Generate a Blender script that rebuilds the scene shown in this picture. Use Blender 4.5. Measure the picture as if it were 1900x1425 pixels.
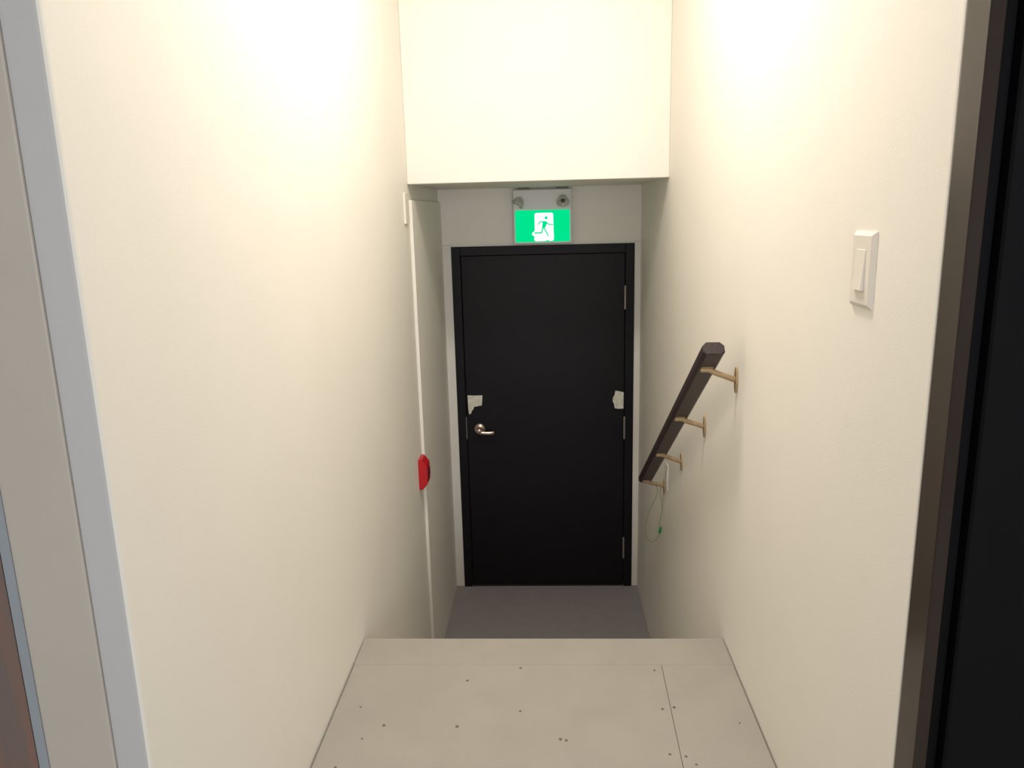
import bpy, bmesh, math, random
from mathutils import Vector, Matrix

random.seed(4)
S = bpy.context.scene
for o in list(bpy.data.objects):
    bpy.data.objects.remove(o, do_unlink=True)
COL = S.collection

# ------------------------------------------------------------------ camera
EYE = Vector((0.0, 0.0, 1.267))
cam_data = bpy.data.cameras.new('camera')
cam_data.sensor_fit = 'HORIZONTAL'
cam_data.sensor_width = 36.0
cam_data.lens = 1429.64 / 1900.0 * 36.0
cam_data.clip_start = 0.01
cam = bpy.data.objects.new('camera', cam_data)
COL.objects.link(cam)
RX = Vector((0.99885858, 0.04090573, -0.02466298))
RD = Vector((-0.01507993, -0.21986828, -0.97541301))
RF = Vector((-0.04532258, 0.97467157, -0.21900046))
m = Matrix.Identity(4)
for i in range(3):
    m[i][0] = RX[i]; m[i][1] = -RD[i]; m[i][2] = -RF[i]; m[i][3] = EYE[i]
cam.matrix_world = m
S.camera = cam

# ------------------------------------------------------------------ world, exposure
world = bpy.data.worlds.new('world'); S.world = world
world.use_nodes = True
world.node_tree.nodes['Background'].inputs[0].default_value = (0.6, 0.65, 0.7, 1)
world.node_tree.nodes['Background'].inputs[1].default_value = 0.05
S.view_settings.view_transform = 'Standard'
S.view_settings.look = 'None'
S.view_settings.gamma = 1.0
S.view_settings.use_curve_mapping = False
S.view_settings.exposure = 0.0

STAIR_LAMP = dict(loc=(0.02, 1.93, 2.7), power=25.5, color=(1.0, 0.92, 0.83))
# daylight through the hall window behind the camera
sky_light = bpy.data.lights.new('window_daylight', 'AREA')
sky_light.shape = 'RECTANGLE'; sky_light.size = 1.25; sky_light.size_y = 1.3
sky_light.energy = 39.0; sky_light.color = (0.90, 0.95, 1.0)
sky_obj = bpy.data.objects.new('window_daylight', sky_light); COL.objects.link(sky_obj)
sky_obj.location = (0.35, -2.07, 1.15)
sky_obj.rotation_euler = (math.radians(90), 0, 0)

# ------------------------------------------------------------------ layout constants (metres; upper floor z = 0, y runs down the stairs)
XL, XR = -0.573, 0.518          # stairwell wall faces
XP = -0.559                     # face of the added board on the lower left wall
YH = 3.32                       # header face
ZH = 1.387                      # header underside
YB = 4.25                       # end wall face
ZLOW = -0.927                   # lower landing
YE = 2.112                      # edge of upper floor
ZC = 2.70                       # ceiling
YCL, YCR = 0.93, 1.039          # near ends of the side walls
DT = 1.083                      # top of black door frame
DL, DR = -0.511, 0.4835         # outer edges of black door frame

# ------------------------------------------------------------------ materials
def lin(c):
    c = c / 255.0
    return c / 12.92 if c <= 0.04045 else ((c + 0.055) / 1.055) ** 2.4
def rgb(r, g, b): return (lin(r), lin(g), lin(b), 1.0)

def mat(name, col, rough=0.5, metal=0.0, var=0.0, scale=8.0, bump=0.0, bscale=300.0, spec=0.5, stretch=(1, 1, 1), emit=None, estr=0.0, col2=None):
    M = bpy.data.materials.new(name); M.use_nodes = True
    nt = M.node_tree; b = nt.nodes['Principled BSDF']
    b.inputs['Base Color'].default_value = col
    b.inputs['Roughness'].default_value = rough
    b.inputs['Metallic'].default_value = metal
    b.inputs['Specular IOR Level'].default_value = spec
    tc = nt.nodes.new('ShaderNodeTexCoord')
    mp = nt.nodes.new('ShaderNodeMapping'); mp.inputs['Scale'].default_value = stretch
    nt.links.new(tc.outputs['Object'], mp.inputs['Vector'])
    if var > 0 or col2:
        n = nt.nodes.new('ShaderNodeTexNoise'); n.inputs['Scale'].default_value = scale
        n.inputs['Detail'].default_value = 5.0
        nt.links.new(mp.outputs[0], n.inputs['Vector'])
        r = nt.nodes.new('ShaderNodeMapRange')
        r.inputs['From Min'].default_value = 0.3; r.inputs['From Max'].default_value = 0.7
        nt.links.new(n.outputs['Fac'], r.inputs['Value'])
        mx = nt.nodes.new('ShaderNodeMix'); mx.data_type = 'RGBA'
        k = 1.0 - var
        mx.inputs['A'].default_value = col2 if col2 else (col[0]*k, col[1]*k, col[2]*k, 1)
        mx.inputs['B'].default_value = col
        nt.links.new(r.outputs[0], mx.inputs['Factor'])
        nt.links.new(mx.outputs['Result'], b.inputs['Base Color'])
    if bump > 0:
        n2 = nt.nodes.new('ShaderNodeTexNoise'); n2.inputs['Scale'].default_value = bscale
        n2.inputs['Detail'].default_value = 3.0
        nt.links.new(mp.outputs[0], n2.inputs['Vector'])
        bp = nt.nodes.new('ShaderNodeBump'); bp.inputs['Strength'].default_value = bump
        bp.inputs['Distance'].default_value = 0.002
        nt.links.new(n2.outputs['Fac'], bp.inputs['Height'])
        nt.links.new(bp.outputs[0], b.inputs['Normal'])
    if emit:
        b.inputs['Emission Color'].default_value = emit
        b.inputs['Emission Strength'].default_value = estr
    return M

M = {}
M['wall'] = mat('wall_paint', (0.90, 0.865, 0.79, 1), 0.6, var=0.025, scale=3.0, bump=0.12, bscale=260, spec=0.3)
M['ceiling'] = mat('ceiling_paint', (0.90, 0.88, 0.84, 1), 0.8, var=0.02, scale=3.0)
M['hall'] = mat('hall_paint_dimmed', (0.575, 0.555, 0.545, 1), 0.65, var=0.03, scale=3.0, spec=0.3)  # grey lowered to hold these faces dim while the window light runs stronger
M['trim'] = mat('trim_paint', (0.80, 0.77, 0.71, 1), 0.45, var=0.03, scale=12)
M['casing'] = mat('casing_paint', (0.55, 0.495, 0.435, 1), 0.5, var=0.04, scale=6, spec=0.3)
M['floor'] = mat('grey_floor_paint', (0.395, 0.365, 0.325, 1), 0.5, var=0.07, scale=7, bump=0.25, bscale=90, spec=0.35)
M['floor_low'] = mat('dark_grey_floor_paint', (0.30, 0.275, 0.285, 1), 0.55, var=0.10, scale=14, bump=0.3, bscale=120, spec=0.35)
M['gap'] = mat('subfloor_dark', (0.03, 0.027, 0.024, 1), 0.9, var=0.2)
M['screw'] = mat('screw_steel', (0.19, 0.17, 0.145, 1), 0.5, metal=0.2, var=0.2, scale=60)
M['black'] = mat('black_door_paint', (0.0085, 0.0072, 0.0095, 1), 0.5, var=0.15, scale=20, bump=0.1, bscale=200, spec=0.22)
M['black2'] = mat('matt_black_door_paint', (0.0042, 0.0042, 0.0050, 1), 0.6, var=0.15, scale=20, spec=0.12)
M['blackgloss'] = mat('black_frame_paint', (0.024, 0.013, 0.009, 1), 0.22, var=0.1, scale=20, spec=0.7)
M['nickel'] = mat('satin_nickel', (0.62, 0.50, 0.42, 1), 0.3, metal=1.0, var=0.05, scale=40)
M['hinge'] = mat('hinge_steel', (0.42, 0.36, 0.34, 1), 0.4, metal=0.8, var=0.1, scale=60)
M['paper'] = mat('torn_paper', (0.85, 0.82, 0.74, 1), 0.8, scale=70, col2=(0.58, 0.55, 0.46, 1))
M['rail'] = mat('dark_stained_wood', (0.052, 0.029, 0.031, 1), 0.42, scale=10, stretch=(12, 1, 12), col2=(0.019, 0.014, 0.015, 1), spec=0.4)
M['brass'] = mat('brass', (0.47, 0.335, 0.195, 1), 0.45, metal=0.4, var=0.1, scale=50)
M['plastic'] = mat('white_plastic', (0.84, 0.79, 0.71, 1), 0.35, var=0.01)
M['plastic2'] = mat('sign_housing_plastic', (0.74, 0.72, 0.71, 1), 0.4, var=0.02, scale=20)
M['lamp_glass'] = mat('lamp_lens', (0.55, 0.53, 0.48, 1), 0.15, var=0.1, scale=60)
M['lamp_dark'] = mat('lamp_socket', (0.09, 0.08, 0.06, 1), 0.4, var=0.1)
M['red'] = mat('red_enamel', (0.56, 0.012, 0.018, 1), 0.35, var=0.05, scale=20)
M['reddark'] = mat('dark_red_enamel', (0.20, 0.01, 0.03, 1), 0.35, var=0.05, scale=20)
M['green_em'] = mat('lit_green_sign', (0.0, 0.05, 0.02, 1), 0.5, emit=(0.0, 0.77, 0.27, 1), estr=1.0, spec=0.0)
M['white_em'] = mat('lit_white_sign', (0.8, 0.8, 0.8, 1), 0.4, emit=(0.95, 1.0, 0.97, 1), estr=1.25, var=0.01)
M['green_cord'] = mat('green_cord', (0.22, 0.33, 0.12, 1), 0.6, var=0.1, scale=50)
M['green_clip'] = mat('green_plastic', (0.01, 0.30, 0.06, 1), 0.4, var=0.1, scale=50)
M['brown'] = mat('brown_wood', (0.24, 0.14, 0.11, 1), 0.45, scale=8, stretch=(10, 10, 0.5), col2=(0.17, 0.14, 0.125, 1))
M['jamb'] = mat('blue_grey_jamb', (0.33, 0.36, 0.39, 1), 0.5, var=0.05)
M['shade'] = mat('opal_glass', (0.9, 0.9, 0.88, 1), 0.3, emit=(1.0, 0.92, 0.80, 1), estr=3.0, var=0.01)
M['pane_glow'] = mat('glowing_window_pane', (0.9, 0.9, 0.9, 1), 0.3, emit=(0.9, 0.95, 1.0, 1), estr=2.0, var=0.01)  # hall window panes: emission stands in for the sky outside
M['black_rubber'] = mat('black_rubber', (0.012, 0.012, 0.012, 1), 0.8, var=0.1)

# ------------------------------------------------------------------ helpers
def bm_box(bm, x0, x1, y0, y1, z0, z1, bev=0.0, seg=1):
    r = bmesh.ops.create_cube(bm, size=1.0)
    vs = r['verts']
    for v in vs:
        v.co = Vector(((x0 + x1) / 2 + v.co.x * (x1 - x0), (y0 + y1) / 2 + v.co.y * (y1 - y0), (z0 + z1) / 2 + v.co.z * (z1 - z0)))
    if bev > 0:
        es = list({e for v in vs for e in v.link_edges})
        bmesh.ops.bevel(bm, geom=es, offset=bev, segments=seg, affect='EDGES', profile=0.5)
    return bm

def build(name, bm, material, parent=None, smooth=False):
    bmesh.ops.recalc_face_normals(bm, faces=bm.faces[:])
    me = bpy.data.meshes.new(name); bm.to_mesh(me); bm.free()
    me.materials.append(material)
    if smooth:
        for p in me.polygons: p.use_smooth = True
    o = bpy.data.objects.new(name, me); COL.objects.link(o)
    if parent:
        o.parent = parent
        o.matrix_parent_inverse = Matrix.Translation(-Vector(parent_loc(parent)))
    return o

def parent_loc(p):
    v = Vector(p.location)
    q = p.parent
    # parents are only ever translated
    return v if not q else v

def box(name, dims, material, parent=None, bev=0.0, seg=1, smooth=False):
    bm = bmesh.new(); bm_box(bm, *dims, bev=bev, seg=seg)
    return build(name, bm, material, parent, smooth)

def empty(name, loc):
    o = bpy.data.objects.new(name, None); COL.objects.link(o)
    o.location = loc; o.empty_display_size = 0.05
    return o

def tag(o, label=None, cat=None, group=None, kind=None):
    if label: o['label'] = label
    if cat: o['category'] = cat
    if group: o['group'] = group
    if kind: o['kind'] = kind
    return o

def prism(bm, pts, axis, a0, a1):
    """polygon pts extruded along axis 0/1/2 between a0 and a1"""
    def mk(p, a):
        if axis == 0: return (a, p[0], p[1])
        if axis == 1: return (p[0], a, p[1])
        return (p[0], p[1], a)
    A = [bm.verts.new(mk(p, a0)) for p in pts]
    B = [bm.verts.new(mk(p, a1)) for p in pts]
    bm.faces.new(A); bm.faces.new(B[::-1])
    n = len(pts)
    for i in range(n):
        bm.faces.new((A[i], B[i], B[(i + 1) % n], A[(i + 1) % n]))
    return bm

def tube(bm, pts, r, n=8, flat=None):
    """round tube along points"""
    pts = [Vector(p) for p in pts]
    rings = []
    for i, p in enumerate(pts):
        d = (pts[min(i + 1, len(pts) - 1)] - pts[max(i - 1, 0)]).normalized()
        up = Vector((0, 0, 1)) if abs(d.z) < 0.9 else Vector((0, 1, 0))
        a = d.cross(up).normalized(); b = a.cross(d).normalized()
        ra, rb = (r, r) if flat is None else flat
        rings.append([bm.verts.new(p + a * math.cos(2 * math.pi * k / n) * ra + b * math.sin(2 * math.pi * k / n) * rb) for k in range(n)])
    for i in range(len(rings) - 1):
        for k in range(n):
            bm.faces.new((rings[i][k], rings[i][(k + 1) % n], rings[i + 1][(k + 1) % n], rings[i + 1][k]))
    bm.faces.new(rings[0][::-1]); bm.faces.new(rings[-1])
    return bm

def lathe(bm, prof, origin, axis, n=20):
    """profile [(radius, along)] turned about axis through origin"""
    origin = Vector(origin); axis = Vector(axis).normalized()
    up = Vector((0, 0, 1)) if abs(axis.z) < 0.9 else Vector((1, 0, 0))
    a = axis.cross(up).normalized(); b = axis.cross(a).normalized()
    rings = []
    for r, t in prof:
        rings.append([bm.verts.new(origin + axis * t + (a * math.cos(2 * math.pi * k / n) + b * math.sin(2 * math.pi * k / n)) * max(r, 1e-5)) for k in range(n)])
    for i in range(len(rings) - 1):
        for k in range(n):
            bm.faces.new((rings[i][k], rings[i][(k + 1) % n], rings[i + 1][(k + 1) % n], rings[i + 1][k]))
    bm.faces.new(rings[0][::-1]); bm.faces.new(rings[-1])
    return bm

def rounded_rect(x0, x1, z0, z1, r, n=4):
    pts = []
    for cx, cz, a0 in ((x1 - r, z1 - r, 0), (x0 + r, z1 - r, 90), (x0 + r, z0 + r, 180), (x1 - r, z0 + r, 270)):
        for k in range(n + 1):
            a = math.radians(a0 + 90 * k / n)
            pts.append((cx + r * math.cos(a), cz + r * math.sin(a)))
    return pts

def catmull(pts, k=8):
    P = [Vector(p) for p in pts]; out = []
    for i in range(len(P) - 1):
        p0, p1, p2, p3 = P[max(i - 1, 0)], P[i], P[i + 1], P[min(i + 2, len(P) - 1)]
        for j in range(k):
            t = j / k
            out.append(0.5 * ((2 * p1) + (-p0 + p2) * t + (2 * p0 - 5 * p1 + 4 * p2 - p3) * t * t + (-p0 + 3 * p1 - 3 * p2 + p3) * t ** 3))
    out.append(P[-1]); return out

# ------------------------------------------------------------------ the setting: stairwell
def wall_with_soft_edge(name, x0, x1, y0, y1, z0, z1, label, r=0.007):
    o = box(name, (x0, x1, y0, y1, z0, z1), M['wall'], bev=r, seg=3)
    o.data.materials.append(M['hall'])
    for p in o.data.polygons:                       # end facing the hall takes hall colour, darkened to stay dim under window light
        if p.normal.y < -0.95: p.material_index = 1
    return tag(o, label, None, kind='structure')

wall_with_soft_edge('wall_left', XL - 0.115, XL, YCL, 4.37, ZLOW - 0.1, ZC, 'cream white wall along the left of the stairwell')
wall_with_soft_edge('wall_right', XR, XR + 0.115, YCR, 4.37, ZLOW - 0.1, ZC, 'cream white wall on the right carrying the handrail')
o = box('wall_header', (XL, XR, YH, 4.37, ZH, ZC), M['wall'], bev=0.003, seg=2)
tag(o, 'white header wall dropping above the lower landing', kind='structure')
# end wall: two side strips and the piece over the door
bm = bmesh.new()
bm_box(bm, XL, DL + 0.002, YB, 4.37, ZLOW - 0.1, ZH)
bm_box(bm, DR - 0.002, XR, YB, 4.37, ZLOW - 0.1, ZH)
bm_box(bm, DL + 0.002, DR - 0.002, YB, 4.37, DT, ZH)
tag(build('wall_back', bm, M['wall']), 'cream end wall around the black door', kind='structure')
# board lining the lower left wall, top stops just below the header
o = box('trim_1', (XL, XP, YH + 0.004, YB, ZLOW, 1.322), M['wall'], bev=0.002, seg=2)
tag(o, 'thin wallboard lining the left wall under the header', kind='structure')
o = box('trim_2', (XP, DL + 0.001, YB - 0.013, YB, ZLOW, DT + 0.01), M['trim'], bev=0.002)
tag(o, 'narrow white upright strip left of the black door', kind='structure')
o = box('trim_3', (DR - 0.001, XR, YB - 0.013, YB, ZLOW, DT + 0.01), M['trim'], bev=0.002)
tag(o, 'narrow white upright strip right of the black door', kind='structure')

# ceiling over stairwell and hall
o = box('ceiling', (-2.1, 2.1, -2.1, 4.37, ZC, ZC + 0.1), M['ceiling'])
tag(o, 'flat white ceiling over hall and stairs', kind='structure')

# ------------------------------------------------------------------ floors
fl = empty('floor', (0, 1.0, 0)); tag(fl, 'grey painted plywood floor at the top of the stairs', kind='structure')
bm = bmesh.new()
bm_box(bm, -2.1, 2.1, -2.1, YCL, -0.12, -0.016)
bm_box(bm, XL, XR, YCL, YE - 0.02, -0.12, -0.016)
build('subfloor', bm, M['gap'], fl)
def panel(pts):
    bm = bmesh.new(); prism(bm, pts, 2, -0.016, 0.0)
    es = [e for e in bm.edges if all(abs(v.co.z) < 1e-6 for v in e.verts)]
    bmesh.ops.bevel(bm, geom=es, offset=0.0008, segments=1, affect='EDGES')
    return build('plywood_panel', bm, M['floor'], fl)
g = 0.0005
p_main = panel([(XL + 0.005, YCL + 0.02), (0.287 - g, YCL + 0.02), (0.3125 - g, 1.974 - g), (XL + 0.005, 1.974 - g)])
p_side = panel([(0.287 + g, YCL + 0.02), (XR - 0.004, YCL + 0.02), (XR - 0.004, 1.974 - g), (0.3125 + g, 1.974 - g)])
p_edge = panel([(XL + 0.003, 1.974 + g * 0.4), (XR - 0.003, 1.974 + g * 0.4), (XR - 0.003, YE), (XL + 0.003, YE)])
p_hall = panel([(-2.1, -2.1), (2.1, -2.1), (2.1, YCL + 0.017), (-2.1, YCL + 0.017)])
bm = bmesh.new(); lathe(bm, [(0.0046, 0.0), (0.0046, 0.0012), (0.003, 0.0014), (0.0028, 0.0006)], (0, 0, 0), (0, 0, 1), 10)
bmesh.ops.recalc_face_normals(bm, faces=bm.faces[:])
screw_me = bpy.data.meshes.new('screw_head'); bm.to_mesh(screw_me); bm.free(); screw_me.materials.append(M['screw'])
def screw(x, y, par, s=1.0):
    o = bpy.data.objects.new('screw_head', screw_me); COL.objects.link(o)
    o.parent = par; o.location = (x, y - 1.0 + 1.0, -0.0004); o.scale = (s * 0.85, s * 0.85, 1)
    o.matrix_parent_inverse = Matrix.Identity(4)
for x, y, s in ((-0.087, 1.956, 1), (-0.233, 1.896, 1), (0.289, 1.946, .8), (-0.504, 1.778, .8), (-0.082, 1.763, .9), (0.286, 1.774, .9),
                (-0.427, 1.704, 1.1), (-0.24, 1.701, 1.2), (-0.471, 1.653, .7), (-0.511, 1.552, .8), (0.02, 1.655, 1.1), (0.034, 1.651, 1.0), (0.278, 1.604, .9)):
    screw(x, y, p_main, s)
for x, y, s in ((0.317, 1.781, 1.1), (0.315, 1.597, .9), (0.334, 1.57, .8), (0.47, 1.72, .6)):
    screw(x, y, p_side, s)

# stairs below the edge (out of sight from the top of the landing)
st = empty('stairs', (0, 2.6, ZLOW)); tag(st, 'grey wooden stairs dropping from the upper floor edge', kind='structure')
RISE = -ZLOW / 5
for i in range(5):
    y = 2.09 + 0.26 * i
    box('riser', (XL + 0.004, XR - 0.004, y - 0.018, y, -RISE * (i + 1) , -RISE * i - (0.016 if i == 0 else 0.026)), M['floor'], st)
    if i < 4:
        box('tread', (XL + 0.004, XR - 0.004, y, y + 0.278, -RISE * (i + 1) - 0.026, -RISE * (i + 1)), M['floor'], st, bev=0.003)
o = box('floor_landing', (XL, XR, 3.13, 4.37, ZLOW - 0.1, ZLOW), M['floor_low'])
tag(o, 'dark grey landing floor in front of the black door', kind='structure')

# ------------------------------------------------------------------ black door at the foot of the stairs
d1 = empty('door_1', ((DL + DR) / 2, YB, ZLOW)); tag(d1, 'flat black door with lever handle under the exit sign', kind='structure')
FW = 0.048
bm = bmesh.new()
bm_box(bm, DL, DL + FW, YB - 0.018, 4.36, ZLOW + 0.001, DT, bev=0.002)
bm_box(bm, DR - FW, DR, YB - 0.018, 4.36, ZLOW + 0.001, DT, bev=0.002)
bm_box(bm, DL + FW, DR - FW, YB - 0.018, 4.36, DT - FW, DT, bev=0.002)
build('door_frame', bm, M['black'], d1)
SL, SR = DL + FW + 0.003, DR - FW - 0.003
YD = YB - 0.008
box('door_slab', (SL, SR, YD, YD + 0.045, ZLOW + 0.012, DT - FW - 0.003), M['black'], d1, bev=0.002)
box('door_sweep', (SL, SR, YD - 0.004, YD + 0.03, ZLOW + 0.001, ZLOW + 0.010), M['black_rubber'], d1)
bm = bmesh.new()
lathe(bm, [(0.033, 0.0), (0.034, 0.006), (0.029, 0.013), (0.018, 0.018), (0.013, 0.02), (0.0125, 0.045), (0.016, 0.05), (0.016, 0.062), (0.010, 0.066)], (-0.388, YD, 0.055), (0, -1, 0), 24)
h = build('door_handle', bm, M['nickel'], d1, True)
bm = bmesh.new()
tube(bm, catmull([(-0.395, YD - 0.056, 0.050), (-0.378, YD - 0.057, 0.045), (-0.345, YD - 0.056, 0.042), (-0.318, YD - 0.053, 0.042), (-0.305, YD - 0.048, 0.043)], 5), 0.0105, 12, flat=(0.0075, 0.0115))
lv = build('lever', bm, M['nickel'], d1, True)
box('strike_plate', (SL - 0.0045, SL - 0.001, YB - 0.0192, YB - 0.005, -0.005, 0.125), M['hinge'], d1)
for zt, zb in ((0.854, 0.729), (0.116, -0.012), (-0.616, -0.745)):
    bm = bmesh.new()
    n = 5; hh = (zt - zb) / n
    for k in range(n):
        lathe(bm, [(0.0055, 0.0008), (0.0062, 0.0018), (0.0062, hh - 0.0018), (0.0055, hh - 0.0008)], (SR + 0.0015, YB - 0.020, zb + k * hh), (0, 0, 1), 10)
    lathe(bm, [(0.0045, 0), (0.0045, zt - zb + 0.006)], (SR + 0.0015, YB - 0.020, zb - 0.003), (0, 0, 1), 10)
    build('hinge', bm, M['hinge'], d1, False)
def scrap(name, pts, label):
    bm = bmesh.new(); prism(bm, pts, 1, YD - 0.0012, YD)
    o = build(name, bm, M['paper'], d1); o['label'] = label
scrap('paper_remnant', [(-0.452, 0.252), (-0.41, 0.250), (-0.367, 0.251), (-0.369, 0.22), (-0.372, 0.192), (-0.398, 0.187), (-0.417, 0.183), (-0.421, 0.170), (-0.430, 0.161), (-0.434, 0.146), (-0.446, 0.139), (-0.450, 0.17), (-0.451, 0.21)],
      'torn whitish paper patch above the lever handle')
scrap('paper_remnant', [(0.384, 0.267), (0.41, 0.262), (0.431, 0.257), (0.430, 0.21), (0.430, 0.162), (0.40, 0.161), (0.381, 0.165), (0.376, 0.19), (0.369, 0.205), (0.370, 0.226), (0.379, 0.241)],
      'torn whitish paper patch above the middle hinge')

# ------------------------------------------------------------------ exit sign above the door
ex = empty('exit_sign', (-0.012, YB, 1.09))
tag(ex, 'green running man exit sign in white emergency light housing above door', 'exit sign')
YS = YB - 0.058
ex0, ex1, ez0, ez1 = -0.167, 0.146, 1.092, 1.376
bm = bmesh.new(); bm_box(bm, ex0, ex1, YS, YB, ez0, ez1, bev=0.005, seg=2)
build('housing', bm, M['plastic2'], ex)
gx0, gx1, gz0, gz1 = -0.155, 0.134, 1.103, 1.268
bm = bmesh.new(); prism(bm, rounded_rect(gx0, gx1, gz0, gz1, 0.008), 1, YS - 0.004, YS + 0.001)
gp = build('green_panel', bm, M['green_em'], ex); gp['label'] = 'lit green sign face'
K = (gx1 - gx0) / 947.0
def sx(u): return gx0 + (u - 258) * K
def sz(v): return gz1 - (v - 660) * ((gz1 - gz0) / 550.0)
# white doorway shape with the round bulge where the trailing foot crosses its edge
door_pts = [(625, 708), (890, 708), (908, 716), (918, 740), (918, 900), (922, 930), (920, 1010), (926, 1100), (924, 1170), (910, 1190), (885, 1198),
            (850, 1198), (835, 1188), (815, 1182), (795, 1190), (780, 1198), (610, 1198), (592, 1190), (582, 1165), (590, 1110), (570, 1105), (552, 1092), (545, 1072), (552, 1050), (572, 1036), (588, 1028), (594, 1000), (595, 740), (605, 716)]
bm = bmesh.new(); prism(bm, [(sx(a), sz(b)) for a, b in door_pts], 1, YS - 0.0050, YS - 0.0035)
wd = build('doorway_symbol', bm, M['white_em'], gp); wd['label'] = 'white doorway symbol'
bm = bmesh.new()
yA, yB_ = YS - 0.0060, YS - 0.0045
def limb(pts, w):
    for (a, b), (c, d) in zip(pts[:-1], pts[1:]):
        p, q = Vector((sx(a), sz(b))), Vector((sx(c), sz(d)))
        t = (q - p).normalized(); nrm = Vector((-t.y, t.x)) * w * K / 2
        p2, q2 = p - t * w * K * 0.3, q + t * w * K * 0.3
        prism(bm, [tuple(p2 + nrm), tuple(q2 + nrm), tuple(q2 - nrm), tuple(p2 - nrm)], 1, yA, yB_)
prism(bm, [(sx(795) + 27 * K * math.cos(a * math.pi / 8), sz(795) + 27 * K * math.sin(a * math.pi / 8)) for a in range(16)], 1, yA, yB_)
prism(bm, [(sx(a), sz(b)) for a, b in ((735, 855), (785, 850), (820, 880), (768, 978), (720, 978))], 1, yA, yB_)
limb([(800, 872), (850, 915), (912, 915)], 20)
limb([(745, 862), (690, 862), (652, 908)], 20)
limb([(735, 975), (712, 1055), (592, 1055)], 24)
limb([(758, 970), (830, 1108)], 22)
rm = build('running_man', bm, M['green_em'], gp); rm['label'] = 'green running man symbol'
# two swivel lamp heads
def lamp_head(x, z, d):
    bm = bmesh.new()
    lathe(bm, [(0.020, 0.0), (0.022, 0.004), (0.018, 0.012), (0.014, 0.02)], (x, YS, z + 0.006), (0, -1, 0), 18)
    base = build('lamp_head', bm, M['plastic2'], ex, True)
    d = Vector(d).normalized(); o_ = Vector((x, YS - 0.018, z + 0.004))
    bm = bmesh.new(); lathe(bm, [(0.012, -0.012), (0.024, -0.002), (0.033, 0.018), (0.034, 0.024), (0.030, 0.025), (0.026, 0.016), (0.004, 0.008)], o_, d, 20)
    build('reflector', bm, M['lamp_glass'], base, True)
    bm = bmesh.new(); lathe(bm, [(0.012, 0.006), (0.012, 0.014), (0.006, 0.02)], o_, d, 12)
    build('bulb', bm, M['lamp_dark'], base, True)
lamp_head(0.098, 1.318, (0.05, -0.8, -0.75))
lamp_head(-0.130, 1.312, (-0.55, -0.25, -0.8))
for x in (-0.108, 0.098):
    box('mounting_clip', (x - 0.03, x + 0.03, YS + 0.004, YB - 0.01, ez1 - 0.001, ZH - 0.0005), M['lamp_dark'], ex)

# ------------------------------------------------------------------ handrail on the right wall
SLOPE = 0.63
def zu(y): return 0.838 - SLOPE * (y - 2.07)          # underside of the rail
RX0, RX1 = 0.407, 0.464
hr = empty('handrail', (XR, 2.65, 0.4))
tag(hr, 'dark stained wooden handrail on four brass brackets, right wall', 'handrail')
ang = math.atan(SLOPE)
T = 0.038
def rail_pt(s, n): # s metres down the slope from the point over y = 2.07, n above the underside
    return (2.07 + s * math.cos(ang) + n * math.sin(ang), 0.838 - s * math.sin(ang) + n * math.cos(ang))
s0, s1 = -0.100, 1.455
prof = [(RX0 + .008, 0), (RX1 - .008, 0), (RX1, 0.008), (RX1, T - 0.011), (RX1 - 0.011, T), (RX0 + 0.011, T), (RX0, T - 0.011), (RX0, 0.008)]
bm = bmesh.new()
A, B = [], []
for x, n in prof:
    ya, za = rail_pt(s0 + n * 0.15, n); A.append(bm.verts.new((x, ya, za)))
    yb, zb = rail_pt(s1 + n * 0.55, n); B.append(bm.verts.new((x, yb, zb)))
bm.faces.new(A); bm.faces.new(B[::-1])
for i in range(8): bm.faces.new((A[i], B[i], B[(i + 1) % 8], A[(i + 1) % 8]))
bmesh.ops.bevel(bm, geom=[e for e in bm.edges if all(v in A for v in e.verts)], offset=0.003, segments=1, affect='EDGES')
build('rail', bm, M['rail'], hr)
for y, z in ((2.073, 0.803), (2.462, 0.560), (2.865, 0.305), (3.27, 0.055)):
    zc = zu(y)
    bm = bmesh.new()
    # wall plate (upright oval)
    pts = [(y + 0.0125 * math.cos(a * math.pi / 10), z + 0.036 * math.sin(a * math.pi / 10)) for a in range(20)]
    prism(bm, pts, 0, XR - 0.006, XR)
    br = build('bracket', bm, M['brass'], hr)
    bm = bmesh.new()
    tube(bm, catmull([(XR - 0.004, y, z), (XR - 0.03, y, z + 0.010), (XR - 0.06, y, zc - 0.012), (XR - 0.078, y, zc - 0.004), (XR - 0.100, y, zc - 0.003)], 4), 0.008, 10, flat=(0.0065, 0.0080))
    build('arm', bm, M['brass'], br, True)
    # saddle strap screwed under the rail
    bm = bmesh.new()
    q = [rail_pt((y - 2.07) / math.cos(ang) + ds, -0.0005 - dn) for ds, dn in ((-0.014, 0.003), (0.014, 0.003), (0.014, 0), (-0.014, 0))]
    prism(bm, q, 0, 0.420, 0.450)
    build('saddle', bm, M['brass'], br)

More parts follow.
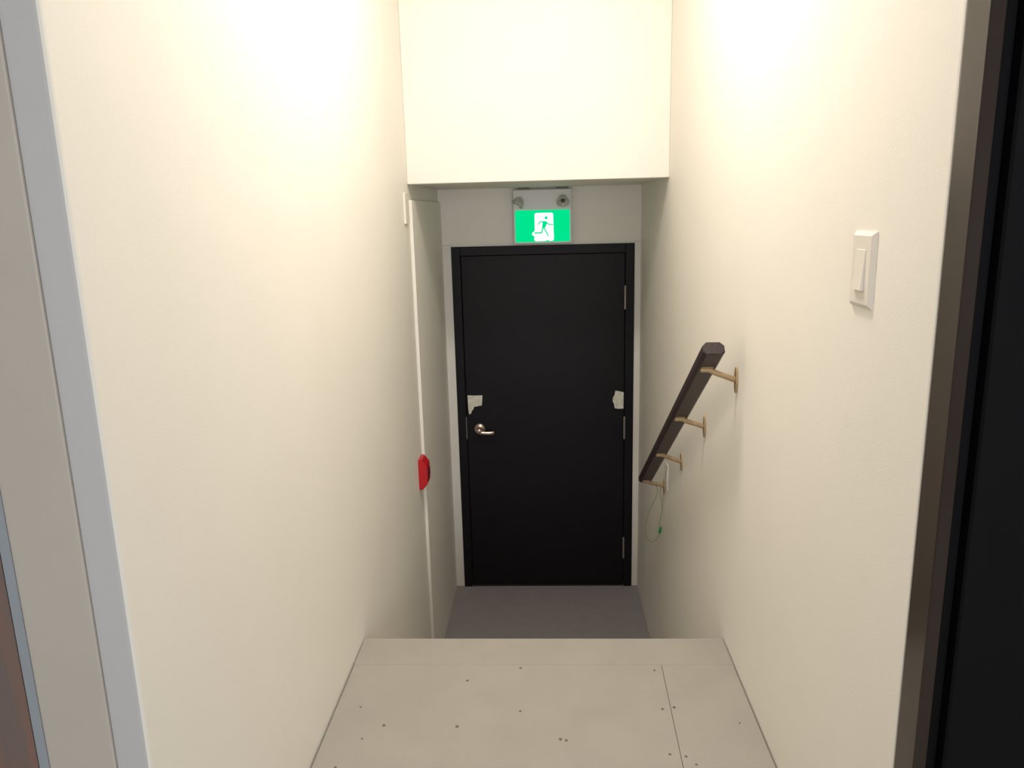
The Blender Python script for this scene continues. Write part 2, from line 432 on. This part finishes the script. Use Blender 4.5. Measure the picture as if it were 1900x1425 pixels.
# ------------------------------------------------------------------ light switch, right wall
sw = empty('light_switch', (XR, 1.282, 1.10))
tag(sw, 'white rocker light switch on the right wall near the camera', 'light switch')
y0, y1, z0, z1 = 1.2405, 1.3245, 1.099, 1.2215
bm = bmesh.new()
def frustum(bm, ya, yb, za, zb, x_wall, x_front, inset, base=0.002):
    L = [[(x_wall, a, b) for a, b in ((ya, za), (yb, za), (yb, zb), (ya, zb))],
         [(x_wall - base, a, b) for a, b in ((ya, za), (yb, za), (yb, zb), (ya, zb))],
         [(x_front, a, b) for a, b in ((ya + inset, za + inset), (yb - inset, za + inset), (yb - inset, zb - inset), (ya + inset, zb - inset))]]
    V = [[bm.verts.new(p) for p in l] for l in L]
    for i in range(2):
        for k in range(4): bm.faces.new((V[i][k], V[i][(k + 1) % 4], V[i + 1][(k + 1) % 4], V[i + 1][k]))
    bm.faces.new(V[0][::-1]); bm.faces.new(V[2])
frustum(bm, y0, y1, z0, z1, XR, XR - 0.0075, 0.007)
build('cover_plate', bm, M['plastic'], sw)
ym = (y0 + y1) / 2; zm = (z0 + z1) / 2
bm = bmesh.new()
# rocker: wedge, pressed in at the top and standing out at the bottom
ra, rb, rz0, rz1 = ym - 0.0175, ym + 0.0175, zm - 0.033, zm + 0.033
pts = [(XR - 0.0070, rz0), (XR - 0.0135, rz0 + 0.001), (XR - 0.0115, rz0 + 0.02), (XR - 0.0085, rz1 - 0.001), (XR - 0.0070, rz1)]
A = [bm.verts.new((p[0], ra, p[1])) for p in pts]; B = [bm.verts.new((p[0], rb, p[1])) for p in pts]
bm.faces.new(A); bm.faces.new(B[::-1])
for i in range(5): bm.faces.new((A[i], B[i], B[(i + 1) % 5], A[(i + 1) % 5]))
build('rocker', bm, M['plastic'], sw)

# ------------------------------------------------------------------ small plate under the header, left wall
pl = empty('wall_plate', (XL, 3.235, 1.23)); tag(pl, 'blank white wall plate just below header on left wall', 'wall plate')
bm = bmesh.new(); bm_box(bm, XL, XL + 0.009, 3.195, 3.272, 1.225, 1.350, bev=0.002)
build('plate', bm, M['plastic'], pl)
for zz in (1.245, 1.33):
    bm = bmesh.new(); lathe(bm, [(0.0035, 0), (0.0035, 0.0012), (0.002, 0.0016)], (XL + 0.009, 3.2335, zz), (1, 0, 0), 10); build('plate_screw', bm, M['plastic2'], pl)

# ------------------------------------------------------------------ plate low on the right wall, beside the last bracket
pr = empty('outlet_plate', (XR, 3.2, 0.06)); tag(pr, 'white wall plate on right wall beside the lowest handrail bracket', 'wall plate')
box('plate', (XR - 0.0045, XR, 3.185, 3.240, 0.065, 0.178), M['plastic'], pr, bev=0.002)
box('plate_insert', (XR - 0.0065, XR - 0.004, 3.196, 3.229, 0.092, 0.152), M['plastic2'], pr, bev=0.001)

# ------------------------------------------------------------------ red pull station, left wall
fa = empty('fire_alarm_station', (XL, 3.26, 0.06)); tag(fa, 'red fire alarm pull station on left wall near corner', 'fire alarm')
fy0, fy1, fz0, fz1 = 3.215, 3.302, 0.068, 0.206
bm = bmesh.new()
pts = [(XL, fz0), (XL + 0.016, fz0), (XL + 0.038, fz0 + 0.026), (XL + 0.038, fz1 - 0.030), (XL + 0.016, fz1), (XL, fz1)]
A = [bm.verts.new((p[0], fy0, p[1])) for p in pts]; B = [bm.verts.new((p[0], fy1, p[1])) for p in pts]
bm.faces.new(A); bm.faces.new(B[::-1])
for i in range(6): bm.faces.new((A[i], B[i], B[(i + 1) % 6], A[(i + 1) % 6]))
bmesh.ops.bevel(bm, geom=bm.edges[:], offset=0.0022, segments=2, affect='EDGES')
build('body', bm, M['red'], fa)
bm = bmesh.new()
prism(bm, [(fy0 + 0.010, 0.118), (fy1 - 0.010, 0.118), (fy1 - 0.010, 0.150), (fy1 - 0.03, 0.150), (fy1 - 0.03, 0.160), (fy0 + 0.03, 0.160), (fy0 + 0.03, 0.150), (fy0 + 0.010, 0.150)], 0, XL + 0.036, XL + 0.041)
o = build('pull_handle', bm, M['reddark'], fa); o['label'] = 'dark red pull handle'

# ------------------------------------------------------------------ green cord under the last bracket
gc = empty('hanging_cord', (0.49, 3.30, -0.2)); tag(gc, 'thin green looped cord with bright green clip below handrail end', 'cord')
yc = 3.285
loop = [(0.480, yc, 0.060), (0.487, yc, 0.030), (0.482, yc, 0.000), (0.466, yc, -0.035), (0.449, yc, -0.075), (0.440, yc, -0.120), (0.437, yc, -0.165), (0.443, yc, -0.195), (0.458, yc, -0.212),
        (0.476, yc, -0.213), (0.492, yc, -0.197), (0.503, yc, -0.170), (0.500, yc, -0.148), (0.499, yc, -0.120), (0.505, yc, -0.085), (0.509, yc, -0.055), (0.506, yc, -0.025), (0.500, yc, 0.010), (0.502, yc, 0.045)]
bm = bmesh.new(); tube(bm, catmull(loop, 4), 0.0013, 6); build('cord', bm, M['green_cord'], gc, True)
bm = bmesh.new(); lathe(bm, [(0.003, -0.016), (0.006, -0.012), (0.0065, 0.0), (0.006, 0.010), (0.003, 0.015)], (0.5025, yc, -0.160), (0.15, 0, 1), 10)
o = build('clip', bm, M['green_clip'], gc, True); o['label'] = 'bright green plastic clip'

# ------------------------------------------------------------------ hall side of the stairwell: left cross wall with cased brown door
o = box('wall_hall_left', (-2.1, XL - 0.115, YCL + 0.01, YCL + 0.12, -0.12, ZC), M['hall']); tag(o, 'hall wall left of the stair opening', kind='structure')
d2 = empty('door_2', (-1.1, YCL, 0)); tag(d2, 'brown wooden door in pale casing at far left', kind='structure')
box('casing', (-0.718, -0.620, YCL - 0.005, YCL - 0.0005, 0.0, 2.12), M['casing'], d2, bev=0.003, seg=2)
box('casing', (-1.62, -1.522, YCL - 0.005, YCL - 0.0005, 0.0, 2.12), M['casing'], d2, bev=0.003, seg=2)
box('casing', (-1.62, -0.620, YCL - 0.005, YCL - 0.0005, 2.12, 2.22), M['casing'], d2, bev=0.003, seg=2)
box('jamb', (-0.733, -0.7185, YCL - 0.004, YCL + 0.0095, 0.0, 2.10), M['jamb'], d2)
box('slab', (-1.52, -0.736, YCL - 0.002, YCL + 0.0095, 0.008, 2.09), M['brown'], d2)

# ------------------------------------------------------------------ right: black door and frame beside the opening
d3 = empty('door_3', (1.0, YCR, 0)); tag(d3, 'black door in black frame along the right edge', kind='structure')
YF = 0.984
box('door_frame', (XR, XR + 0.019, YF, YCR - 0.0005, 0.0, 2.12), M['blackgloss'], d3, bev=0.0015)
box('door_stop', (XR + 0.019, XR + 0.040, YF + 0.018, YCR - 0.0005, 0.0, 2.12), M['black2'], d3)
box('door_slab', (XR + 0.040, 1.44, YF - 0.004, YF + 0.040, 0.008, 2.10), M['black2'], d3, bev=0.003)
box('door_frame', (1.443, 1.49, YF, YCR - 0.0005, 0.0, 2.12), M['blackgloss'], d3, bev=0.0015)
box('door_frame', (XR, 1.49, YF, YCR - 0.0005, 2.12, 2.17), M['blackgloss'], d3, bev=0.0015)
o = box('wall_hall_right', (XR + 0.115, 2.1, YCR, YCR + 0.12, -0.12, ZC), M['hall']); tag(o, 'hall wall right of the stair opening', kind='structure')

# hall enclosure behind the camera
bm = bmesh.new()
WX0, WX1, WZ0, WZ1 = -0.30, 1.00, 0.48, 1.82
bm_box(bm, -2.1, WX0, -2.2, -2.1, -0.12, ZC); bm_box(bm, WX1, 2.1, -2.2, -2.1, -0.12, ZC)
bm_box(bm, WX0, WX1, -2.2, -2.1, -0.12, WZ0); bm_box(bm, WX0, WX1, -2.2, -2.1, WZ1, ZC)
tag(build('wall_hall_back', bm, M['hall']), 'hall wall behind the camera', kind='structure')
w1 = empty('window_1', (0.35, -2.15, WZ0)); tag(w1, 'bright hall window behind the camera', kind='structure')
bm = bmesh.new()
for d in ((WX0, WX0 + .05, WZ0, WZ1), (WX1 - .05, WX1, WZ0, WZ1), (WX0 + .05, WX1 - .05, WZ0, WZ0 + .05), (WX0 + .05, WX1 - .05, WZ1 - .05, WZ1), (0.33, 0.37, WZ0 + .05, WZ1 - .05)):
    bm_box(bm, d[0], d[1], -2.19, -2.12, d[2], d[3])
build('window_frame', bm, M['trim'], w1)
box('pane', (WX0 + .05, 0.33, -2.165, -2.16, WZ0 + .05, WZ1 - .05), M['pane_glow'], w1)
box('pane', (0.37, WX1 - .05, -2.165, -2.16, WZ0 + .05, WZ1 - .05), M['pane_glow'], w1)
tag(box('wall_hall_side_left', (-2.2, -2.1, -2.1, 1.05, -0.12, ZC), M['hall']), 'left side wall of the hall', kind='structure')
tag(box('wall_hall_side_right', (2.1, 2.2, -2.1, 1.16, -0.12, ZC), M['hall']), 'right side wall of the hall', kind='structure')

# ------------------------------------------------------------------ lamps
def ceiling_lamp(name, cfg, label, r, material):
    x, y, z = cfg['loc']
    t = empty(name, (x, y, z)); tag(t, label, 'ceiling light')
    bm = bmesh.new(); lathe(bm, [(r * 1.06, 0), (r * 1.08, 0.012), (r * 1.02, 0.022)], (x, y, z), (0, 0, -1), 32); build('base', bm, M['plastic'], t, True)
    bm = bmesh.new(); lathe(bm, [(r, 0.0225), (r * 0.96, 0.035), (r * 0.8, 0.052), (r * 0.5, 0.066), (r * 0.15, 0.072), (0.001, 0.0725)], (x, y, z), (0, 0, -1), 32)
    build('shade', bm, material, t, True)
    ld = bpy.data.lights.new(name + '_light', 'AREA'); ld.shape = 'DISK'; ld.size = r * 2.2
    ld.energy = cfg['power']; ld.color = cfg['color']
    lo = bpy.data.objects.new(name + '_light', ld); COL.objects.link(lo)
    lo.location = (x, y, z - 0.08)
ceiling_lamp('stair_ceiling_light', STAIR_LAMP, 'round opal ceiling light over the top of the stairs', 0.16, M['shade'])
